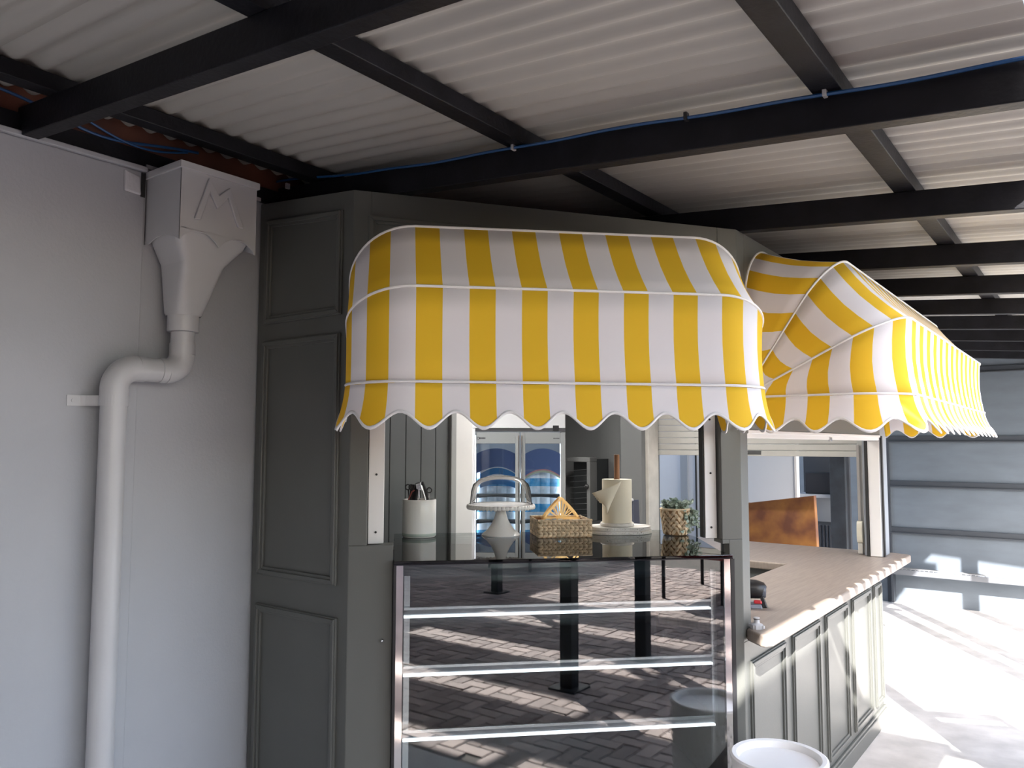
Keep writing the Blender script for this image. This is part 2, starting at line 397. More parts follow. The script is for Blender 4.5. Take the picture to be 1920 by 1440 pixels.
# back of the booth with roller shutter opening
wd = sempty('wall_booth_back', 'back wall of the booth around the roller shutter', (0, 5.19, 0))
MB().hexa([(1.44,0,.927),(1.544,0,.927),(1.544,.17,.927),(1.44,.17,.927),(1.44,0,roofz(1.44)),(1.544,0,roofz(1.544)),(1.544,.17,roofz(1.544)),(1.44,.17,roofz(1.44))]).build('corner_post', mat('blue grey paint', (.28, .30, .33), .5), wd, bevel=.002)
MB().box(.0, 1.44, .05, .17, 1.93, 2.40).build('header', SAGEIN, wd)
MB().box(.0, 1.40, .05, .17, 0, .87).build('low_wall', SAGEIN, wd)
MB().box(1.472, 1.538, -.012, .0, .927, 1.62).build('white_channel', ALUW, wd, bevel=.003)
MB().box(1.456, 1.470, -.02, .0, .927, 1.62).build('gap_strip', DARKGAP, wd)
MB().box(1.5445, 1.552, .0, .03, .927, 1.65).build('gap_strip', DARKGAP, wd)
struct(MB().prism([(.0,1.96),(.50,1.96),(1.455,2.93),(1.455,5.18),(.0,5.18)], 2.36, 2.40).build('ceiling_booth', WHITE), 'white ceiling inside the booth')

# ------------------------------------------------------------------ shutter rails and shutter
def rail(label, x0, x1, y0, y1, z0, z1, origin, rz, lip=True):
    t = thing('shutter_guide', label, 'guide rail', origin, rz)
    MB().box(x0, x1, y0, y1, z0, z1).build('channel', ALUW, t, bevel=.002)
    MB().box(x0-.006, x0-.0005, y0+.004, y1, z0+.002, z1).build('shadow_gap', DARKGAP, t)
    for k in range(3): MB().lathe([(.004,0),(.004,.002),(0,.003)], 10).build('screw', DARKGAP, t).matrix_local = Matrix.Translation(((x0+x1)/2, y0-.0005, z0+.04+k*.2))@Matrix.Rotation(R(90), 4, 'X')
    return t
rail('white shutter guide at the left edge of the serving hatch', .064, .118, .035, .075, 1.2515, 1.925, OF, RZF)
rail('white shutter guide at the right edge of the serving hatch', 1.296, 1.341, .035, .075, 1.2515, 1.925, OF, RZF)
t = thing('shutter_rail', 'white rail across the top of the counter opening', 'rail', OC, R(90))
MB().box(.077, 2.311, .004, .07, 1.622, 1.654).build('rail_bar', ALUW, t, bevel=.003)
MB().box(.077, 2.311, -.004, .004, 1.640, 1.654).build('rail_lip', ALUW, t, bevel=.002)
MB().box(1.22, 1.25, -.002, .01, 1.615, 1.635).build('latch', STEEL, t, bevel=.002)
sh = thing('roller_shutter', 'half raised cream roller shutter at the back of the booth', 'shutter', (0, 5.28, 0))
SHUT = mat('cream shutter slat', (.46, .45, .42), .5, noise=.05, nscale=6)
z = 1.52
MB().box(.012, 1.395, .0, .022, z, z+.035).build('bottom_bar', SHUT, sh, bevel=.003)
for k in range(8):
    z0 = 1.5565+k*.044
    MB().box(.012, 1.395, .004, .018, z0, z0+.0425).build('slat', SHUT, sh, bevel=.006)
MB().box(.680, .785, -.004, .004, 1.529, 1.556).build('lock_plate', mat('dark lock plate', (.10, .10, .10), .4, .6), sh, bevel=.002)
MB().box(.69, .70, -.007, -.003, 1.538, 1.548).build('keyhole', STEEL, sh)
MB().box(1.397, 1.438, -.03, .03, .93, 1.92).build('guide', mat('grey shutter guide', (.42, .42, .40), .5), sh, bevel=.003)
sb = thing('strap_winder', 'cream plastic shutter strap winder box on the counter corner', 'strap winder', (1.405, 5.235, .995))
mb = MB(); prof = []
for i in range(9):
    a = PI*i/8; prof.append((-.018*math.sin(a)**.6 if i not in (0,8) else 0, .067-.067*math.cos(a)))
mb.prism_m([(x, zz) for x, zz in prof]+[(.012,.134),(.012,0)], .034, Matrix(((0,0,1,-.017),(1,0,0,0),(0,1,0,0),(0,0,0,1))))
mb.build('winder_case', mat('cream plastic', (.72, .69, .58), .4), sb, bevel=.004)
MB().box(-.008, .008, -.004, .002, .134, .60).build('strap', mat('grey strap', (.35, .33, .31), .8), sb)
MB().box(-.014, .014, -.006, .012, -.065, -.001).build('cover_plate', OLDW, sb, bevel=.003)

# ------------------------------------------------------------------ counter
ct = thing('counter_top', 'pale oak laminate counter with mitred corner wrapping the booth side', 'counter', (0, 0, .88))
poly = [(1.16,2.955),(1.545,2.955),(1.545,2.90),(1.618,2.838),(1.636,2.838),(1.655,2.868),(1.655,5.40),(1.635,5.425),(1.545,5.45),(.02,5.50),(.02,4.58),(1.16,4.58)]
mb = MB(); n_ = len(poly)
mb.prism(poly, 0, .045)
mb.build('slab', OAK, ct, bevel=.008, seg=3)
MB().box(.05, 1.12, 4.60, 5.16, -.5, -.002).build('support', SAGEIN, ct)

# ------------------------------------------------------------------ awnings
def awning(name, label, origin, rz, W, ph, flare, zp=1.772):
    t = thing(name, label, 'awning', origin, rz)
    per = .1527; RC = .205
    fab = stripes('yellow and white canvas '+name+str(round(W, 2)), per, ph, YELLOW, CANVAS)
    hoops = [(0., .56), (26.6, .612), (56., .607), (87., .583)]
    def curve(th, L, step=.03, shrink=0.):
        out = []; ca, sa = math.cos(R(th)), math.sin(R(th))
        def put(x, d, u): out.append((x, -d*ca-.004, zp+d*sa, u))
        L2 = L-shrink; s_ = L2-RC
        for i in range(8): d = s_*i/8; put(shrink, d, RC-PI*RC/2-(s_-d))
        for i in range(14): a = PI/2*i/14; put(shrink+RC-RC*math.cos(a), s_+RC*math.sin(a), RC-RC*(PI/2-a))
        ns = max(4, int((W-2*RC)/step))
        for i in range(ns+1): x = RC+(W-2*RC)*i/ns; put(x, L2, x)
        for i in range(1, 15): a = PI/2*i/14; put(W-shrink-RC+RC*math.sin(a), s_+RC*math.cos(a), W-RC+RC*a)
        for i in range(1, 9): d = s_*(1-i/8); put(W-shrink, d, W-RC+PI*RC/2+(s_-d))
        return out
    cs = [curve(*h) for h in hoops]
    for i in range(3):
        P = []; U = []
        for kk in range(5):
            f = kk/4; row = []; ur = []
            for a, b in zip(cs[i], cs[i+1]):
                p = Vector(a[:3]).lerp(Vector(b[:3]), f); c = Vector((p.x, 0, zp))
                dd = (p-c); 
                if dd.length > .02: p = p-dd.normalized()*.012*math.sin(PI*f)
                row.append(p); ur.append((a[3]+(b[3]-a[3])*f, f))
            P.append(row); U.append(ur)
        MB().grid(P, U).build('canopy_panel', fab, t, smooth=True, solid=.0016)
    for i in range(0, 4):
        MB().tube([(p[0], p[1]-.002*math.cos(R(hoops[i][0])), p[2]+.002) for p in cs[i]], .0042, 6).build('piping', mat('white piping', (.74, .72, .72), .5), t, smooth=True)
        MB().tube([(p[0], p[1], p[2]) for p in curve(hoops[i][0], hoops[i][1], .1, .018)], .009, 6).build('hoop', ALU, t, smooth=True)
    # scalloped valance hanging from the front bar
    base = curve(0., .56, .008)
    # resample finely
    fine = []
    for a, b in zip(base, base[1:]):
        L_ = math.hypot(b[0]-a[0], b[1]-a[1]); n = max(1, int(L_/.009))
        for k in range(n): f = k/n; fine.append(tuple(a[j]+(b[j]-a[j])*f for j in range(4)))
    fine.append(base[-1])
    rows = 7; P = [[] for _ in range(rows+1)]; U = [[] for _ in range(rows+1)]; edge = []; edge2 = []
    for q, p in enumerate(fine):
        a = fine[max(0, q-1)]; b = fine[min(len(fine)-1, q+1)]
        tx, ty = b[0]-a[0], b[1]-a[1]; L_ = math.hypot(tx, ty) or 1
        nx, ny = ty/L_, -tx/L_           # outwards
        c = math.cos(2*PI*((p[3]-ph)/per-.2475))
        dep = .1065+.0235*c
        for r_ in range(rows+1):
            f = r_/rows
            o = flare*(.35*f+.65*f*f)*(1+.35*c)+.0015
            P[r_].append((p[0]+nx*o, p[1]+ny*o, p[2]-.003-dep*f)); U[r_].append((p[3], f))
        o1 = flare*(1+.35*c)+.0015
        edge.append((p[0]+nx*o1, p[1]+ny*o1, p[2]-.003-dep-.001)); edge2.append((p[0]+nx*o1*.93, p[1]+ny*o1*.93, p[2]-.003-dep+.0085))
    MB().grid(P, U).build('valance', fab, t, smooth=True, solid=.0016)
    MB().grid([edge2, edge]).build('binding', mat('white binding tape', (.74, .72, .72), .6), t, smooth=True, solid=.0042)
    return t
awning('awning', 'yellow and white striped dome awning over the serving hatch', (OF[0]+.70711*.004, OF[1]+.70711*.004, 0), RZF, 1.318, .2035, .022)
awning('awning', 'longer striped awning over the oak counter, behind the front awning', (OC[0], OC[1]+.012, 0), R(90), 2.385, .228, .045)

# ------------------------------------------------------------------ display case
dc = thing('display_case', 'glass fronted cake display cabinet with three empty shelves', 'display cabinet', OF, RZF)
x0, x1, yf, yb, zt = .157, 1.368, -.03, .80, 1.20
MB().box(x0+.01, x1-.01, yf+.02, yb-.02, .03, .30).build('base', mat('dark steel base', (.05, .05, .055), .35, .3), dc, bevel=.004)
MB().box(x0+.012, x1-.012, yf+.035, yb-.05, .302, .318).build('deck', mat('grey steel deck', (.40, .44, .48), .3, .6), dc)
MB().box(x0+.03, x1-.03, yf, yf+.008, .20, zt-.012).build('front_glass', GLASS, dc)
MB().box(x0, x0+.008, yf+.010, yb, .30, zt-.012).build('side_glass', GLASS, dc)
MB().box(x1-.008, x1, yf+.010, yb, .30, zt-.012).build('side_glass', GLASS, dc)
tg = MB().prism([(x0-.002,yf-.006),(x1+.002,yf-.006),(x1+.002,.085),(1.445,.50),(1.445,yb),(x0-.002,yb)], zt-.010, zt).build('top_glass', GLASSDK, dc, bevel=.002)
for (a, b, c, d) in ((x0-.002, x1+.002, yf-.0065, yf+.016), (x0-.002, x0+.014, yf+.016, yb), (x1-.014, x1+.002, yf+.016, .08)):
    MB().box(a, b, c, d, zt-.0145, zt-.0103).build('black_border', BLKGL, tg)
MB().box(x0, x1, yb-.03, yb, .30, zt-.012).build('back_door_frame', mat('dark frame', (.06, .07, .075), .4), dc)
MB().box(x0+.02, x1-.02, yb-.034, yb-.031, .33, zt-.05).build('rear_glass', mat('dark rear glass', (.16, .19, .21), .12), dc)
MB().box(x0-.003, x0+.006, yf-.001, yf+.012, .20, zt-.0145).build('black_edge', BLK, dc, bevel=.001)
MB().box(x1-.006, x1+.010, yf-.001, yf+.012, .20, zt-.0145).build('black_edge', BLK, dc, bevel=.001)
MB().box(x0+.007, x0+.030, yf+.0, yf+.006, .20, zt-.016).build('chrome_strip', CHROME, dc)
MB().box(x1-.030, x1-.007, yf+.0, yf+.006, .20, zt-.016).build('chrome_strip', CHROME, dc)
MB().box(x0+.03, x1-.03, yf+.04, yf+.06, zt-.022, zt-.013).build('light_housing', mat('grey led housing', (.25, .25, .26), .3), dc, bevel=.002)
for xa in (x0+.035, x1-.058):
    MB().box(xa, xa+.02, yf+.06, yf+.075, .33, zt-.06).build('shelf_upright', ALU, dc)
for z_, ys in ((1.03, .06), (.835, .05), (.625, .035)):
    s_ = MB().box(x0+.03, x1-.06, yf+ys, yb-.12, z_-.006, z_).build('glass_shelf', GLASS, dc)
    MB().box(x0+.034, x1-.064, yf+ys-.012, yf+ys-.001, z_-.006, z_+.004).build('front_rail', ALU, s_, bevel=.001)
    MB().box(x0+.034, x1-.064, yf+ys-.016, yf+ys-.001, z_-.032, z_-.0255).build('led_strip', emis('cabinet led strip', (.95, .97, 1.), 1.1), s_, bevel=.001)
    MB().box(x0+.034, x1-.064, yf+ys-.008, yf+ys-.002, z_-.0215, z_-.0065).build('ticket_strip', mat('grey ticket strip', (.20, .21, .23), .3), s_)
    MB().box(x0+.034, x1-.064, yf+ys, yf+ys+.02, z_-.034, z_-.0065).build('lamp_bar', mat('pale lamp bar', (.55, .56, .58), .3), s_, bevel=.002)
for a in (x0+.05, x1-.09):
    for b in (yf+.06, yb-.1): MB().lathe([(.018,0),(.018,.03)], 12, (a, b, 0)).build('foot', BLK, dc)

# ------------------------------------------------------------------ things on the display case
def crock():
    c = at_front(.262, .675, 1.2002)
    t = thing('utensil_crock', 'white ceramic utensil crock on the display cabinet', 'crock', c)
    MB().lathe([(.066,0),(.071,.004),(.0725,.012),(.0725,.156),(.071,.160),(.066,.160),(.0655,.02),(0,.018)], 40).build('pot_wall', CERAM, t, smooth=True)
    MB().lathe([(.0705,.0045),(.0732,.008),(.0732,.014),(.0727,.018)], 40, caps=False).build('base_band', mat('pale green glaze', (.42, .48, .44), .25), t, smooth=True)
    r = at_front(1, 0, 0)-at_front(0, 0, 0); inn = at_front(0, 1, 0)-at_front(0, 0, 0)
    def pos(l, y, z): return r*l+inn*y+Vector((0, 0, z))
    def ut(name, label, cat): return thing(name, label, cat, c+Vector((0, 0, .02)))
    # can opener with two silver handles
    o = ut('can_opener', 'silver can opener standing in the white crock', 'can opener')
    MB().tube([pos(-.005,-.02,.0), pos(-.002,-.022,.14), pos(-.004,-.024,.195)], .0045, 8, flat=.6).build('handle', STEEL, o, smooth=True)
    MB().tube([pos(.03,-.02,.0), pos(.025,-.022,.14), pos(.008,-.024,.20)], .0045, 8, flat=.6).build('handle', STEEL, o, smooth=True)
    MB().hexa([pos(-.016,-.03,.185),pos(.012,-.03,.178),pos(.012,-.022,.178),pos(-.016,-.022,.185),pos(-.018,-.03,.207),pos(.004,-.03,.212),pos(.004,-.022,.212),pos(-.018,-.022,.207)]).build('head', STEEL, o, bevel=.002)
    o = ut('tongs', 'black curved tongs standing in the white crock', 'tongs')
    MB().tube([pos(-.02,0,.0), pos(-.018,0,.15), pos(-.008,0,.205), pos(.008,0,.208), pos(.022,0,.175), pos(.03,0,.14), pos(.036,0,.0)], .008, 8, flat=1.4).build('band', BLK, o, smooth=True)
    MB().box(-.008, .008, -.006, .006, .195, .214).build('hinge', STEEL, o, bevel=.002)
    o = ut('spatula', 'dark brown flat spatula in the white crock', 'spatula')
    MB().hexa([pos(-.045,.01,.0),pos(-.012,.01,.0),pos(-.012,.016,.0),pos(-.045,.016,.0),pos(-.04,.01,.202),pos(-.02,.01,.204),pos(-.02,.016,.204),pos(-.04,.016,.202)]).build('blade', mat('dark brown nylon', (.035, .024, .022), .5), o, bevel=.003)
    MB().tube([pos(-.05,-.01,.0), pos(-.047,-.012,.14), pos(-.034,-.013,.172), pos(-.022,-.013,.18)], .003, 6).build('red_edge', mat('dull red', (.28, .07, .06), .5), o, smooth=True)
    for l, lab in ((-.05, 'small black scissor handle loop at the left of the crock'), (-.036, 'second black scissor handle loop beside the brown spatula'), (.042, 'black ring handled skewer at the right of the crock')):
        o = ut('ring_utensil', lab, 'utensil')
        zc = .192 if l < 0 else .178
        MB().tube([pos(l+.010*math.cos(a), .0, zc+.011*math.sin(a)) for a in [2*PI*i/16 for i in range(16)]], .0028, 6, closed=True).build('ring', BLK, o, smooth=True)
        MB().tube([pos(l*.55, 0, .0), pos(l-.002*(1 if l > 0 else -1), 0, zc-.012)], .0028, 6).build('rod', STEEL if l > 0 else BLK, o, smooth=True)
crock()
def cake():
    c = at_front(.618, .685, 1.2002)
    t = thing('cake_stand', 'white pedestal cake stand with beaded rim', 'cake stand', c)
    MB().lathe([(.083,0),(.084,.004),(.078,.010),(.062,.022),(.044,.045),(.030,.072),(.023,.098),(.022,.112),(.03,.118)], 48).build('pedestal', CERAM, t, smooth=True)
    MB().lathe([(0,.116),(.03,.116),(.12,.124),(.142,.128),(.145,.131),(.142,.134),(.12,.132),(0,.130)], 72).build('plate', CERAM, t, smooth=True)
    N = 52; mb = MB()
    for i in range(N):
        a = 2*PI*i/N; mb.ell((.1455*math.cos(a), .1455*math.sin(a), .124), .006, .0105, .0105, Matrix.Rotation(a, 3, 'Z'), 6, 5)
    mb.build('beaded_rim', CERAM, t, smooth=True)
    d = thing('cake_dome', 'clear glass dome covering the white cake stand', 'glass dome', c+Vector((0, 0, .1345)))
    MB().lathe([(.136,.0),(.1365,.004),(.134,.03),(.131,.06),(.122,.088),(.10,.108),(.07,.119),(.03,.126),(.0,.127)], 48, caps=False).build('bell', GLASSDOME, d, smooth=True)
    MB().lathe([(.134,.0),(.1395,.002),(.1395,.005),(.134,.006)], 48, caps=False).build('rim', GLASSDOME, d, smooth=True)
    MB().lathe([(.0045,.127),(.006,.132),(.006,.152),(.0045,.156),(0,.156)], 16).build('knob', GLASSDOME, d, smooth=True)
cake()
def basket():
    t = thing('woven_basket', 'rectangular woven straw basket on the display cabinet', 'basket', at_front(.762, .555, 1.2002), RZF)
    W, D, H = .232, .20, .072; w = .012
    MB().box(0, W, 0, D, 0, .006).build('bottom', WICKD, t)
    for a in ((0,W,0,w),(0,W,D-w,D),(0,w,w,D-w),(W-w,W,w,D-w)):
        MB().box(a[0]+.002, a[1]-.002, a[2]+.002, a[3]-.002, .004, H-.003).build('side', WICKD, t)
    mb = MB(); mb2 = MB()
    rows = 3; hh = H/rows
    for r_ in range(rows):
        for half in (0, 1):
            zc = .002+hh*(r_+.27+.46*half); tilt = (1 if half else -1)*R(24)
            for side, L_, fr in ((0,W,0),(1,W,D),(2,D,0),(3,D,W)):
                n = int(L_/.0185)
                for k in range(n):
                    u = (k+.5)*L_/n
                    if side == 0: c = (u,0,zc); rot = Matrix.Rotation(tilt,3,'Y'); rr = (.0135,.005,.0072)
                    elif side == 1: c = (u,D,zc); rot = Matrix.Rotation(tilt,3,'Y'); rr = (.0135,.005,.0072)
                    elif side == 2: c = (0,u,zc); rot = Matrix.Rotation(-tilt,3,'X'); rr = (.005,.0135,.0072)
                    else: c = (W,u,zc); rot = Matrix.Rotation(-tilt,3,'X'); rr = (.005,.0135,.0072)
                    mb.ell(c, *rr, rot, 6, 4)
    mb.build('weave', WICK, t, smooth=True, kind='stuff')
    MB().tube([(0,0,H),(W,0,H),(W,D,H),(0,D,H)], .0055, 8, closed=True).build('rim', WICK, t, smooth=True)
    h = thing('napkin_holder', 'gold fan shaped napkin holder standing in the woven basket', 'napkin holder', at_front(.792, .60, 1.2085), RZF)
    for q, yy in enumerate((0., .045)):
        W2, H2, ZB = .160, .094, .068; mb = MB()
        def arc(f): # outline, left bottom -> apex -> right bottom
            g = f*2 if f < .5 else (1-f)*2
            x = W2/2*g**1.05; zz = ZB+H2*g**.82
            return (x, zz) if f < .5 else (W2-x, zz)
        n = 24; wd_ = .0095
        for k in range(n):
            a, b = arc(k/n), arc((k+1)/n); c = (W2/2, ZB+.012)
            ia = tuple(a[j]+(c[j]-a[j])*wd_/max(.012, math.dist(a, c)) for j in (0,1)); ib = tuple(b[j]+(c[j]-b[j])*wd_/max(.012, math.dist(b, c)) for j in (0,1))
            mb.hexa([(a[0],yy,a[1]),(b[0],yy,b[1]),(b[0],yy+.003,b[1]),(a[0],yy+.003,a[1]),(ia[0],yy,ia[1]),(ib[0],yy,ib[1]),(ib[0],yy+.003,ib[1]),(ia[0],yy+.003,ia[1])])
        mb.build('outline', GOLD, h)
        MB().box(0, W2, yy, yy+.003, 0, ZB+.006).build('lower_plate', GOLD, h)
        for f in (.16,.27,.37,.46,.54,.63,.73,.84):
            a = arc(f); c = (W2/2+(a[0]-W2/2)*.22, ZB+.004); dx, dz = a[0]-c[0], a[1]-c[1]; L_ = math.hypot(dx, dz); px, pz = dz/L_, -dx/L_
            w0, w1 = .0016, .0032
            MB().hexa([(c[0]-px*w0,yy+.0004,c[1]-pz*w0),(c[0]+px*w0,yy+.0004,c[1]+pz*w0),(c[0]+px*w0,yy+.0026,c[1]+pz*w0),(c[0]-px*w0,yy+.0026,c[1]-pz*w0),
                       (a[0]-px*w1,yy+.0004,a[1]-pz*w1),(a[0]+px*w1,yy+.0004,a[1]+pz*w1),(a[0]+px*w1,yy+.0026,a[1]+pz*w1),(a[0]-px*w1,yy+.0026,a[1]-pz*w1)]).build('fan_bar', GOLD, h)
    MB().box(.0, .160, -.004, .052, -.0015, .001).build('base_plate', GOLD, h)
    for k in range(3):
        s_ = thing('sugar_sachet', ['pale blue sachet lying in the basket', 'bright blue sachet beside the gold holder', 'white sachet in the basket'][k], 'sachet', at_front(.80+.027*k, .585, 1.255), RZF)
        MB().hexa([(0,-.004,-.03),(.02,-.004,-.03),(.02,.0,-.03),(0,.0,-.03),(0,.004,.023),(.02,.004,.023),(.02,.006,.021),(0,.006,.021)]).build('packet', mat(['pale blue paper', 'blue paper', 'white paper'][k], [(.45,.55,.70), (.06,.16,.40), (.75,.75,.76)][k], .6), s_, bevel=.001)
basket()
def boards():
    def stadium(L_, D, n=12, r=.1):
        P = []
        for cx, cy_, a0 in ((L_-r,-D/2+r,-90),(L_-r,D/2-r,0),(r,D/2-r,90),(r,-D/2+r,180)):
            for i in range(n+1): a = R(a0+90*i/n); P.append((cx+r*math.cos(a), cy_+r*math.sin(a)))
        return P
    for k, (l0, L_, D, lab) in enumerate(((1.008, .298, .20, 'lower of two white speckled serving boards'), (1.012, .290, .193, 'upper white speckled serving board under the paper towel holder'))):
        t = thing('serving_board', lab, 'board', at_front(l0, .705, 1.2002+.0165*k), RZF, )
        MB().prism(stadium(L_, D), 0, .0155).build('slab', TERR, t, bevel=.004, seg=3)
        mb = MB(); rnd = random.Random(k)
        for q in range(40):
            u = rnd.uniform(.06, L_-.06); mb.ell((u, -D/2+.0006, rnd.uniform(.004, .012)), .0016, .001, .0011, None, 5, 3)
        mb.build('speckle', mat('dark speck', (.12, .11, .10), .6), t, kind='stuff')
    c = at_front(1.148, .70, 1.2335)
    h = thing('paper_towel_holder', 'white stone paper towel holder with brown wooden pole', 'holder', c)
    MB().lathe([(.074,0),(.076,.003),(.076,.011),(.073,.0145),(0,.0145)], 48).build('base', TERR, h, smooth=True)
    MB().lathe([(.0125,.0148),(.0125,.315),(.011,.318),(0,.318)], 20).build('pole', WOODD, h, smooth=True)
    r_ = thing('paper_towel_roll', 'cream paper towel roll with a torn sheet curling to the left', 'paper towel', c+Vector((0, 0, .0150)), RZF)
    MB().lathe([(.020,0),(.066,0),(.0665,.003),(.0665,.189),(.066,.192),(.020,.192),(.020,0)], 48, caps=False).build('roll', PAPER, r_, smooth=True)
    P = []
    for i in range(11):
        f = i/10; row = []
        for j in range(13):
            g = j/12
            a = R(-100-70*f*(1-.0*g))
            p0 = Vector((.0675*math.cos(R(-88-60*g)), .0675*math.sin(R(-88-60*g)), .186-.150*g))
            tip = Vector((-.128+.040*g, -.045+.01*g, .133-.042*g+ (.004*math.sin(g*40) if f > .95 else 0)))
            ctl = Vector((-.06, -.085, .16-.085*g))
            p = p0*(1-f)**2+ctl*2*f*(1-f)+tip*f*f
            row.append(p)
        P.append(row)
    MB().grid(P).build('loose_sheet', PAPER, r_, smooth=True, solid=.0006)
boards()
def plant():
    t = thing('potted_plant', 'trailing grey green plant in a small woven straw pot', 'plant', at_front(1.385, .60, 1.2002))
    prof = [(.045,0),(.050,.003),(.056,.03),(.061,.07),(.0645,.112),(.063,.114),(.057,.10),(.050,.02),(0,.02)]
    MB().lathe(prof, 32).build('pot', WICKD, t, smooth=True)
    mb = MB(); rnd = random.Random(3)
    for r_ in range(7):
        z = .0165+r_*.0138; rad = .0505+.0145*(z/.112)
        for k in range(15):
            a = 2*PI*(k+.5*(r_ % 2))/15
            rot = Matrix.Rotation(a, 3, 'Z')@Matrix.Rotation(R(32 if (r_+k) % 2 else -32), 3, 'X')
            mb.ell((rad*math.cos(a), rad*math.sin(a), z), .0042, .0085, .0150, rot, 6, 4)
    mb.build('weave', WICK, t, smooth=True, kind='stuff')
    MB().tube([(.064*math.cos(2*PI*i/24), .064*math.sin(2*PI*i/24), .113) for i in range(24)], .005, 8, closed=True).build('rim', WICK, t, smooth=True)
    mb = MB(); st = MB(); e = Vector((.70711,.70711,0)); inn = Vector((-.70711,.70711,0))
    def leaf(p, nrm, s):
        nrm = nrm.normalized(); q = nrm.to_track_quat('Z','Y').to_matrix()@Matrix.Rotation(rnd.uniform(0,6.28),3,'Z')
        vs = []
        for i in range(8):
            a = 2*PI*i/8; vs.append(p+q@Vector((s*math.cos(a), s*.72*math.sin(a), .15*s*math.cos(2*a))))
        vs.append(p+q@Vector((0,0,-.12*s))); b = mb.add(vs, [])
        for i in range(8): mb.f.append((b+i, b+(i+1)%8, b+8))
    for k in range(70):
        a = rnd.uniform(0, 2*PI); r0 = rnd.uniform(0, .05)
        base = Vector((r0*math.cos(a), r0*math.sin(a), .10))
        trail = k < 36
        if trail:
            d = (e*rnd.uniform(.35, 1.)+inn*rnd.uniform(-.9, .2)); end = base+d.normalized()*rnd.uniform(.05, .085)+Vector((0,0,-rnd.uniform(.02,.083))); mid = base+d.normalized()*.05+Vector((0,0,.03))
        else:
            end = base+Vector((rnd.uniform(-.035,.035), rnd.uniform(-.035,.035), rnd.uniform(.02,.055))); mid = (base+end)/2+Vector((0,0,.01))
        pts = [base*(1-f)**2+mid*2*f*(1-f)+end*f*f for f in [i/7 for i in range(8)]]
        st.tube(pts, .0011, 4)
        for p in pts[1:]:
            for s_ in (0, 1):
                leaf(p+Vector((rnd.uniform(-.006,.006), rnd.uniform(-.006,.006), rnd.uniform(-.003,.005))), Vector((rnd.uniform(-1,1), rnd.uniform(-1,1), rnd.uniform(.2,1))), rnd.uniform(.0075, .0125))
    st.build('stems', mat('stem green', (.14, .18, .09), .6), t, kind='stuff'); mb.build('foliage', LEAF, t, smooth=True, kind='stuff')
plant()

# ------------------------------------------------------------------ things on the counter
tm = thing('card_terminal', 'black card terminal with red button on its grey stand on the counter', 'card terminal', (1.425, 3.31, .9252), R(20))
MB().hexa([(-.10,-.055,0),(.035,-.055,0),(.035,.05,0),(-.10,.05,0),(-.10,-.05,.014),(.03,-.05,.014),(.03,.045,.014),(-.10,.045,.014)]).build('stand', mat('grey stand', (.24, .25, .30), .4), tm, bevel=.003)
MB().tube([(-.10,.0,.066),(-.03,.0,.070),(.01,.0,.070),(.035,.0,.066),(.045,.0,.062)], [.040,.040,.039,.034,.024], 16).build('body', BLK, tm, smooth=True)
MB().lathe([(.0,.0),(.026,.002),(.030,.010),(.030,.03)], 16).build('paper_cover', mat('grey smoke plastic', (.10, .11, .14), .25), tm, smooth=True).matrix_local = Matrix.Translation((.052, 0, .064))@Matrix.Rotation(R(-90), 4, 'Y')
MB().hexa([(.0,-.05,.018),(.035,-.05,.018),(.035,-.035,.018),(.0,-.035,.018),(.0,-.048,.033),(.03,-.048,.033),(.03,-.035,.033),(.0,-.035,.033)]).build('red_button', mat('red plastic', (.55, .03, .04), .35), tm, bevel=.005)
MB().hexa([(.035,-.03,0),(.055,-.03,0),(.055,.03,0),(.035,.03,0),(.025,-.025,.045),(.04,-.025,.045),(.04,.025,.045),(.025,.025,.045)]).build('foot_prop', BLK, tm, bevel=.003)
hc = thing('hose_connector', 'small white plastic hose connector on the counter end', 'connector', (1.578, 2.915, .9252))
MB().lathe([(.021,0),(.022,.002),(.022,.016),(.018,.019),(.011,.021),(.0095,.036),(.011,.038),(.011,.041),(.008,.042),(0,.042)], 24, mod=lambda r, z, a: r*(1+.05*math.copysign(1, math.sin(9*a))) if z < .017 else r).build('collar', WHITEPVC, hc, smooth=True)
MB().lathe([(.0098,.0335),(.0115,.034),(.0115,.036),(.0098,.0365)], 20, caps=False).build('seal_ring', mat('grey rubber', (.10, .09, .09), .6), hc, smooth=True)
MB().tube([(-.024,0,.006),(-.024,0,.016)], .006, 8).build('lug', WHITEPVC, hc); MB().tube([(.024,0,.004),(.024,0,.014)], .006, 8).build('lug', WHITEPVC, hc)
# navy bag on the rear counter
bg_ = thing('navy_jug', 'dark navy jug with a pale curved handle on the rear counter', 'jug', (.085, 4.72, .9252))
MB().hexa([(-.06,-.05,0),(.06,-.05,0),(.06,.06,0),(-.06,.06,0),(-.05,-.045,.27),(.055,-.045,.31),(.055,.05,.31),(-.05,.05,.27)]).build('body', mat('navy plastic', (.035, .04, .065), .4), bg_, bevel=.012)
MB().tube([(-.06,-.055,.27),(-.0,-.055,.292),(.06,-.055,.312)], .009, 8).build('rim', WHITEPVC, bg_, smooth=True)
MB().tube([(-.03,-.058,.0),(-.03,-.06,.08),(-.012,-.062,.13),(.03,-.062,.15),(.055,-.06,.17)], .007, 8).build('handle', WHITEPVC, bg_, smooth=True)

# ------------------------------------------------------------------ rain head and downpipe
rh = thing('rain_head', 'white rain head with a raised letter M under the roof', 'rain head', (-.012, 1.41, 2.05))
Mw = WHITEPVC; Dp = .222; Wd = .292; T = .485
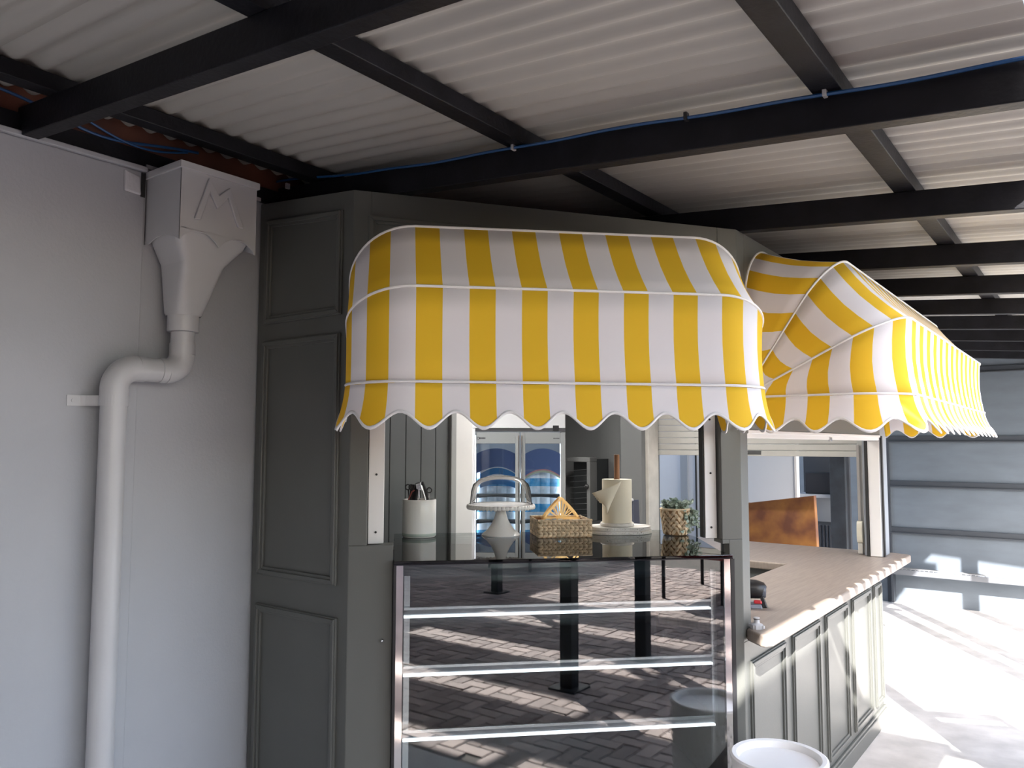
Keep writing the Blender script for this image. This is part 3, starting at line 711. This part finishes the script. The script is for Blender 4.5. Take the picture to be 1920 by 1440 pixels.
# box: front plate with scalloped lower edge, two sides, back
fr = [(0,T),(0,.222)]
for k in range(1, 25):
    f = k/24; y = Wd*f
    zz = .222+.040*abs(math.sin(PI*2*f))**.8
    fr.append((y, zz))
fr.append((Wd, T))
MB().prism_m(fr, .004, Matrix(((0,0,1,Dp-.004),(1,0,0,0),(0,1,0,0),(0,0,0,1)))).build('front_plate', Mw, rh)
sd = [(0,T),(0,.235)]+[(Dp*.999*k/8, .222+.03*math.sin(PI*k/8)) for k in range(1, 9)]+[(Dp*.999,T)]
for yy in (0, Wd-.004):
    MB().prism_m(sd, .004, Matrix(((1,0,0,0),(0,0,1,yy),(0,1,0,0),(0,0,0,1)))).build('side_plate', Mw, rh)
MB().box(0, .004, 0, Wd, .235, T+.02).build('back_plate', Mw, rh)
MB().box(0, Dp, 0.004, Wd-.004, .262, .266).build('floor_plate', Mw, rh)
rim = MB().box(Dp-.004, Dp+.008, -.008, Wd+.008, T-.022, T+.002)
rim.box(0, Dp-.004, -.008, .0, T-.022, T+.002); rim.box(0, Dp-.004, Wd, Wd+.008, T-.022, T+.002)
rim.build('rim', Mw, rh, bevel=.002)
Ml = [(.048,.300),(.098,.452),(.137,.400),(.178,.438),(.237,.306),(.214,.306),(.172,.402),(.132,.352),(.102,.402),(.070,.300)]
o = MB().prism_m([(a, b) for a, b in Ml], .011, Matrix(((0,0,1,Dp-.001),(1,0,0,0),(0,1,0,0),(0,0,0,1)))).build('letter_m', Mw, rh, bevel=.003)
def loft(secs, name, M_, parent, seg=24, smooth=True):
    mb = MB(); P = []
    for (z, xa, xb, ya, yb_, pw) in secs:
        row = []
        cx, cy_, hx, hy = (xa+xb)/2, (ya+yb_)/2, (xb-xa)/2, (yb_-ya)/2
        for i in range(seg+1):
            a = 2*PI*i/seg+PI/4; c, s_ = math.cos(a), math.sin(a)
            row.append((cx+hx*math.copysign(abs(c)**pw, c), cy_+hy*math.copysign(abs(s_)**pw, s_), z))
        P.append(row)
    mb.grid(P); return mb.build(name, M_, parent, smooth=smooth)
loft([(.27,.006,.212,.004,.286,.25),(.235,.008,.200,.012,.268,.25),(.167,.018,.178,.045,.205,.22),(.162,.018,.176,.046,.203,.22),(.0,.02,.135,.055,.162,.6),(-.01,.02,.135,.055,.162,.9)], 'funnel', Mw, rh, 32)
dp = thing('downpipe', 'white round downpipe with two elbows on the building wall', 'downpipe', (0, 0, 0))
PX, PYu, PYl, ZE = .068, 1.518, 1.286, 1.845; rp = .040
MB().tube([(PX,PYu,2.052),(PX,PYu,1.985)], .0525, 28).build('socket', Mw, dp, smooth=True, bevel=.002)
MB().tube([(PX,PYu,1.984),(PX,PYu,ZE+.075)], rp, 28).build('upper_pipe', Mw, dp, smooth=True)
def bend(c, a0, a1, r, rad, nm):
    pts = [(PX, c[0]+r*math.cos(R(a0+(a1-a0)*i/14)), c[1]+r*math.sin(R(a0+(a1-a0)*i/14))) for i in range(15)]
    MB().tube(pts, rad, 28).build(nm, Mw, dp, smooth=True)
bend((PYu-.062, ZE+.062), 0, -90, .062, rp+.003, 'elbow')
MB().tube([(PX,PYu,ZE+.10),(PX,PYu,ZE+.062)], rp+.003, 28).build('elbow_socket', Mw, dp, smooth=True)
MB().tube([(PX,PYu-.062,ZE),(PX,PYl+.07,ZE)], rp, 28).build('cross_pipe', Mw, dp, smooth=True)
MB().tube([(PX,PYu-.062,ZE),(PX,PYu-.085,ZE)], rp+.003, 28).build('elbow_socket', Mw, dp, smooth=True)
bend((PYl+.07, ZE-.07), 90, 180, .07, rp+.003, 'elbow')
MB().tube([(PX,PYl+.07,ZE),(PX,PYl+.095,ZE)], rp+.003, 28).build('elbow_socket', Mw, dp, smooth=True)
MB().tube([(PX,PYl,ZE-.068),(PX,PYl,ZE-.098)], rp+.003, 28).build('elbow_socket', Mw, dp, smooth=True)
MB().tube([(PX,PYl,ZE-.09),(PX,PYl,.02)], rp, 28).build('lower_pipe', Mw, dp, smooth=True)
mb = MB()
pts = [(.0015,PYl-.115,1.735),(.004,PYl-.075,1.735),(.012,PYl-.062,1.735)]+[(PX+(rp+.0025)*math.sin(R(a)), PYl-(rp+.0025)*math.cos(R(a)), 1.735) for a in range(-30, 200, 12)]
P = [[(p[0],p[1],1.718) for p in pts],[(p[0],p[1],1.752) for p in pts]]
mb.grid(P); mb.build('strap', Mw, dp, solid=.003)
MB().tube([(.001,PYl-.097,1.735),(.0065,PYl-.097,1.735)], .006, 10).build('bolt', Mw, dp)

# ------------------------------------------------------------------ stool
stl = thing('round_stool', 'white round stool with a recessed top beside the display cabinet', 'stool', (1.742, 2.635, 0))
STW = mat('white resin', (.80, .79, .79), .5)
MB().lathe([(.125,0),(.13,.01),(.140,.30),(.148,.57),(.152,.585),(.152,.595),(.146,.60),(.132,.598),(.126,.588),(.124,.578),(0,.578)], 56).build('shell', STW, stl, smooth=True)
mb = MB()
for r_ in range(17):
    z = .06+r_*.03; rad = .131+.016*(z/.58)
    for k in range(36):
        a = 2*PI*(k+.5*(r_ % 2))/36
        mb.ell((rad*math.cos(a), rad*math.sin(a), z), .006, .0075, .011, Matrix.Rotation(a, 3, 'Z')@Matrix.Rotation(R(25), 3, 'X'), 6, 4)
mb.build('relief', STW, stl, smooth=True, kind='stuff')

# ------------------------------------------------------------------ drinks fridge in the back room
fg = thing('drinks_fridge', 'white two door glass drinks fridge seen through the hatch', 'fridge', (-1.16, 4.563, 0), R(34.7))
fg.scale = (.808, .72, 1)
FW = mat('white fridge enamel', (.66, .67, .69), .35)
mb = MB(); mb.box(0, .885, .56, .60, 0, 1.98); mb.box(0, .055, .04, .56, 0, 1.98); mb.box(.845, .885, .04, .56, 0, 1.98); mb.box(.055, .845, .04, .56, 1.69, 1.98); mb.box(.055, .845, .04, .56, 0, .12)
mb.build('body', FW, fg)
MB().box(0, .885, -.005, .04, 1.715, 1.98).build('header', FW, fg, bevel=.004)
MB().box(.055, .885, .005, .039, 1.690, 1.713).build('hinge_rail', mat('dark hinge rail', (.12, .12, .13), .3, .6), fg)
MB().box(.77, .825, -.009, -.004, 1.695, 1.735).build('thermometer', BLK, fg, bevel=.002)
MB().box(0, .055, .0, .04, .05, 1.713).build('side_stile', FW, fg, bevel=.003)
for k in range(5): MB().box(.06, .84, .07, .54, 1.222-k*.19, 1.228-k*.19).build('wire_shelf', ALU, fg)
for xx in (.0555, .4505, .8365): MB().box(xx, xx+.008, .045, .06, .2, 1.66).build('led_strip', emis('fridge led', (.85, .93, 1.), 4.5), fg)
FRG = mat('grey door frame', (.27, .285, .29), .35)
BD1 = mat('blue decal', (.10, .16, .36), .5); BD2 = mat('bright blue decal', (.02, .19, .46), .35); BD3 = mat('white film', (.66, .70, .75), .22); BD4 = mat('pink decal', (.62, .28, .28), .5); BD5 = mat('pale green decal', (.50, .55, .40), .5)
for q, xa in enumerate((.06, .475)):
    d = MB().box(xa, xa+.405, .014, .036, .12, .17).build('door', FRG, fg)
    mb = MB(); mb.box(xa, xa+(.006 if q == 0 else .04), .010, .036, .17, 1.685); mb.box(xa+.365, xa+.405, .010, .036, .17, 1.685); mb.box(xa+(.006 if q == 0 else .04), xa+.365, .010, .036, 1.60, 1.685)
    mb.build('door_frame', FRG, d, bevel=.003)
    MB().box(xa+(.007 if q == 0 else .041), xa+.364, .020, .024, .17, 1.60).build('pane', GLASSFR, d)
    MB().box(xa+(.39 if q == 0 else .004), xa+(.398 if q == 0 else .012), .0, .010, .40, 1.66).build('handle', CHROME, d)
    def band(zlo, zhi, rise, M_, y, nm='decal_band', a=.041, b=.364):
        mb = MB(); n = 14; P = [[], []]
        for i in range(n+1):
            f = i/n; x = xa+a+(b-a)*f; h = rise*(1-(2*f-1)**2)
            P[0].append((x, y, zlo+h)); P[1].append((x, y, zhi+h))
        mb.grid(P); return mb.build(nm, M_, d, solid=.001)
    lo_ = .007 if q == 0 else .041
    band(1.38 if q == 0 else 1.36, 1.525, .04, BD1, .030, a=lo_)
    if q == 0:
        band(1.33, 1.385, .045, BD2, .0285); band(1.375, 1.383, .045, BD3, .0275); band(1.315, 1.330, .045, BD3, .0275); band(1.27, 1.31, .03, BD2, .0285)
    else:
        band(1.352, 1.362, .05, BD4, .0275); band(1.338, 1.352, .05, BD5, .0275)
    # maker's mark: emblem and a short row of letters, too small to read
    mb = MB()
    xs = xa+(.012 if q == 0 else .30)
    if q == 0: mb.tube([(xs+.010+.009*math.cos(2*PI*i/12), .0092, 1.64+.009*math.sin(2*PI*i/12)) for i in range(12)], .002, 5, closed=True)
    for i in range(5): mb.box(xs+(.022 if q == 0 else 0)+i*.0115, xs+(.022 if q == 0 else 0)+i*.0115+.008, .0085, .0098, 1.634 if q == 0 else 1.635, 1.647 if q == 0 else 1.643)
    mb.build('maker_mark', mat('dark print', (.05, .05, .06), .5), d)
# packs of bottled water on the fridge shelves
FGM = Matrix.Translation(fg.location)@Matrix.Rotation(R(34.7), 4, 'Z')@Matrix.Diagonal((.808, .72, 1, 1))
SHR = mat('shrink wrap', (.55, .66, .75), .08, col2=(.85, .88, .92), nscale=22, bump=.6, bscale=30)
SHRB = mat('blue shrink wrap', (.02, .26, .55), .12, col2=(.25, .55, .80), nscale=14, bump=.6, bscale=30)
names = ['top', 'second', 'third', 'lowest']
for q, xa in enumerate((.068, .470)):
    for r_ in range(4):
        zb = 1.2285-r_*.19
        t = thing('water_pack', '%s shrink wrapped water pack behind the %s fridge door' % (names[r_], ('left', 'right')[q]), 'water pack', FGM@Vector((xa, .075, zb)), R(34.7), 'water packs in the fridge')
        t.scale = (.808, .72, 1)
        L_, H_ = .365, .155
        def bump_(f, g): return .010*abs(math.sin(PI*f*4))**.6+.010*math.sin(PI*g)
        mb = MB(); P = []
        for i in range(25):
            f = i/24
            P.append([(L_*f, -bump_(f, g)+.012, H_*g+.010*math.sin(PI*f)*g) for g in [j/10 for j in range(11)]])
        mb.grid(P); mb.box(.004, L_-.004, .014, .25, .002, H_)
        mb.build('wrap', SHR, t, smooth=True)
        P = []
        for i in range(25):
            f = i/24
            P.append([(L_*f, -bump_(f, g)+.0105, H_*g+.010*math.sin(PI*f)*g) for g in (.34, .42, .52, .62, .70)])
        MB().grid(P).build('label_band', SHRB, t, smooth=True)
# small oven with wire racks behind the fridge
ov = thing('wire_rack_cabinet', 'dark cabinet with wire racks beside the drinks fridge', 'cabinet', (-.62, 5.06, 0))
MB().box(0, .205, .02, .27, 0, 1.03).build('stand', mat('dark grey stand', (.10, .105, .105), .5), ov, bevel=.004)
MB().box(0, .205, .10, .27, 1.032, 1.485).build('back', mat('near black lining', (.025, .028, .03), .5), ov)
MB().box(0, .205, .0, .10, 1.465, 1.50).build('top', mat('grey top', (.11, .113, .113), .5), ov, bevel=.004)
MB().box(.175, .205, .0, .10, 1.032, 1.465).build('side', mat('grey top', (.11, .113, .113), .5), ov, bevel=.003)
for k in range(9): MB().tube([(.0,.05,1.06+k*.042),(.17,.05,1.075+k*.042)], .0025, 5).build('wire', mat('dull wire', (.12, .125, .13), .4, .5), ov)
MB().box(.155, .167, .04, .052, 1.05, 1.46).build('rack_post', STEEL, ov)
MB().ell((.182, -.012, 1.285), .018, .012, .018, None, 12, 8).build('knob', BLK, ov, smooth=True)

# ------------------------------------------------------------------ unseen fill lights added to brighten the rooms
def lamp(label, loc, L_, s):
    t = thing('fill_light', label, 'fill light', loc)
    MB().box(-L_/2, L_/2, -.05, .05, -.03, 0).build('housing', WHITE, t, bevel=.004)
    MB().box(-L_/2+.01, L_/2-.01, -.04, .04, -.042, -.031).build('diffuser', emis('fill light diffuser %s' % s, (1, .97, .93), s), t)
lamp('unseen fill light added on the back room ceiling', (-1.4, 3.6, 2.598), 1.2, 85)
lamp('unseen fill light added on the booth ceiling', (.6, 3.9, 2.358), .9, 60)

# ------------------------------------------------------------------ beyond the shutter
pt = struct(MB().box(-1.6, .618, 6.60, 6.66, 0, 2.2).build('wall_partition', mat('pale blue grey panel', (.62, .65, .70), .5)), 'pale partition behind the roller shutter')
MB().box(-.40, -.333, 6.585, 6.599, 0, 2.1).build('cover_strip', mat('grey strip', (.33, .36, .40), .5), pt)
MB().box(-.262, -.250, 6.59, 6.599, 0, 2.1).build('joint', DARKGAP, pt)
MB().box(.600, .617, 6.59, 6.599, 0, 2.1).build('edge_strip', ALUW, pt)
bd = thing('timber_slab', 'mottled orange brown timber slab standing behind the shutter', 'timber slab', (.42, 5.86, 0))
BURL = mat('orange burl timber', (.15, .05, .028), .35, col2=(.40, .17, .045), nscale=6)
MB().hexa([(.0,.0,0),(.575,.0,0),(.575,.06,0),(.0,.06,0),(-.02,.16,1.145),(.50,.13,1.225),(.50,.19,1.225),(-.02,.22,1.145)]).build('face', BURL, bd, bevel=.004)
MB().hexa([(-.09,.07,0),(-.003,.07,0),(-.003,.12,0),(-.09,.12,0),(-.11,.23,1.135),(-.024,.23,1.145),(-.024,.28,1.145),(-.11,.28,1.135)]).build('side_leaf', mat('brown timber side', (.22, .09, .035), .5, noise=.3, nscale=10), bd, bevel=.003)
ds = thing('dark_shelving', 'dark shelving unit beyond the roller shutter', 'shelving', (.38, 7.4, 0))
MB().box(-.05, .36, .35, .40, 0, 2.2).build('back', mat('charcoal back', (.035, .038, .045), .6), ds)
MB().box(-.03, .30, .0, .35, 1.12, 1.15).build('shelf', mat('grey shelf', (.35, .36, .38), .4), ds, bevel=.003)
MB().box(.0, .30, .33, .349, .88, 1.10).build('grey_panel', mat('mid grey panel', (.16, .165, .175), .5), ds)
MB().box(.05, .28, .05, .30, 1.152, 1.34).build('dark_box', mat('black box', (.01, .01, .014), .5), ds, bevel=.004)
for k in range(6): MB().tube([(.13+k*.03,.2,.02),(.13+k*.03,.2,.86)], .016, 8).build('pleat', mat('black fabric', (.02, .022, .03), .6), ds, smooth=True)
bp_ = thing('black_post', 'thick black post beyond the roller shutter', 'post', (.745, 7.35, 0))
MB().box(-.065, .065, -.03, .03, .0, 2.3).build('shaft', mat('black post paint', (.018, .022, .028), .45, noise=.4, nscale=9), bp_, bevel=.004)
MB().box(-.08, .08, -.05, .05, .0, .012).build('foot_plate', BLACK, bp_)

# ------------------------------------------------------------------ far end wall
ew = sempty('wall_end', 'blue grey wall with dark horizontal battens at the far end', (0, 8.90, 0))
MB().box(-2, 9, .02, .14, 0, 3.0).build('sheet', ENDW, ew)
for z_ in (2.33, 1.655, 1.20, .73):
    MB().box(.84, 9, .0, .019, z_-.03, z_+.03).build('batten', BATT, ew, bevel=.004)
    MB().box(.84, 9, -.012, .0, z_-.034, z_-.020).build('batten_lip', BATT, ew, bevel=.003)
MB().box(.80, .855, -.004, .019, 0, 2.36).build('stile', BATT, ew, bevel=.003)
tr = thing('mesh_tray', 'grey wire mesh tray along the foot of the end wall', 'tray', (.86, 8.78, .30))
MB().box(0, 3.2, .0, .11, 0, .01).build('tray_floor', mat('grey steel tray', (.17, .18, .2), .4, .5), tr)
MB().box(0, 3.2, -.006, .0, 0, .05).build('front_lip', mat('grey steel tray', (.17, .18, .2), .4, .5), tr)
mb = MB()
for k in range(80): mb.box(.02+k*.04, .026+k*.04, .0, .11, .05, .056)
for k in range(5): mb.box(0, 3.2, .002+k*.025, .007+k*.025, .056, .061)
mb.build('mesh', mat('galvanised wire', (.45, .46, .48), .35, .8), tr, kind='stuff')
MB().box(0, .02, .0, .11, -.28, 0).build('bracket', BATT, tr); MB().box(1.6, 1.62, .0, .11, -.28, 0).build('bracket', BATT, tr)

# ------------------------------------------------------------------ courtyard, off to the right (tables and posts mirrored in the glass; overhead panels added to shape the sun)
pg = thing('added_shade', 'unseen shade panels on black posts, added to shape the sunlight', 'added_shade', (0, 0, 0))  # overhead part is added out of view to block the sun
for a, b in ((2.70, 3.032), (3.11, 3.42)):
    MB().box(a, b, -5.2, 1.66, 3.0, 3.02).build('shade_panel', mat('grey shade panel', (.3, .3, .3), .7), pg)  # slit between these added panels lets sun reach the counter edge
for a, b in ((3.425,3.95),(4.15,4.80),(5.05,5.7),(6.0,6.6),(6.9,7.6)):
    MB().box(a, b, -4.0, 1.90, 3.0, 3.02).build('shade_panel', mat('grey shade panel', (.3, .3, .3), .7), pg)
for yy in (-3.95, -1.55, -.2, 1.80): MB().box(2.75, 7.6, yy, yy+.05, 2.90, 2.998).build('beam', BLACK, pg)
for px, py in ((3.22, 1.04), (4.15, 1.10), (5.6, -1.4), (5.6, 1.7)):
    MB().box(px-.045, px+.045, py-.045, py+.045, 0, 2.9).build('post', BLACK, pg, bevel=.003)
    MB().box(px-.10, px+.10, py-.10, py+.10, -.002, .01).build('foot_plate', BLACK, pg)
for k, (x, y, lab) in enumerate(((7.4, -2.2, 'red cloth covered cafe table mirrored in the cabinet glass'), (6.9, .5, 'second red cloth cafe table nearer the booth'))):
    t = thing('cafe_table', lab, 'table', (x, y, 0))
    MB().box(-.6, .6, -.4, .4, .72, .74).build('top', WHITE, t)
    MB().box(-.62, .62, -.42, .42, .45, .745).build('cloth', mat('red cloth', (.30, .05, .05), .8, noise=.2, nscale=8), t, bevel=.01)
    for a in (-.5, .5):
        for b in (-.32, .32): MB().tube([(a, b, 0), (a, b, .45)], .02, 8).build('leg', BLACK, t)
ch = thing('bar_chair', 'tall white metal bar chair outside the frame that shadows the sunlit floor', 'chair', (2.66, 4.35, 0), R(25))
for a in (-.2, .2):
    MB().box(a-.02, a+.02, -.2, -.16, 0, 1.30).build('leg', WHITE, ch); MB().box(a-.02, a+.02, .18, .22, 0, .74).build('leg', WHITE, ch)
MB().box(-.22, .22, -.2, .22, .74, .77).build('seat', WHITE, ch)
MB().box(-.2, .2, .19, .21, .30, .34).build('foot_rail', WHITE, ch)
for z_ in (.90, 1.06, 1.22): MB().box(-.22, .22, -.19, -.17, z_, z_+.09).build('back_slat', WHITE, ch)
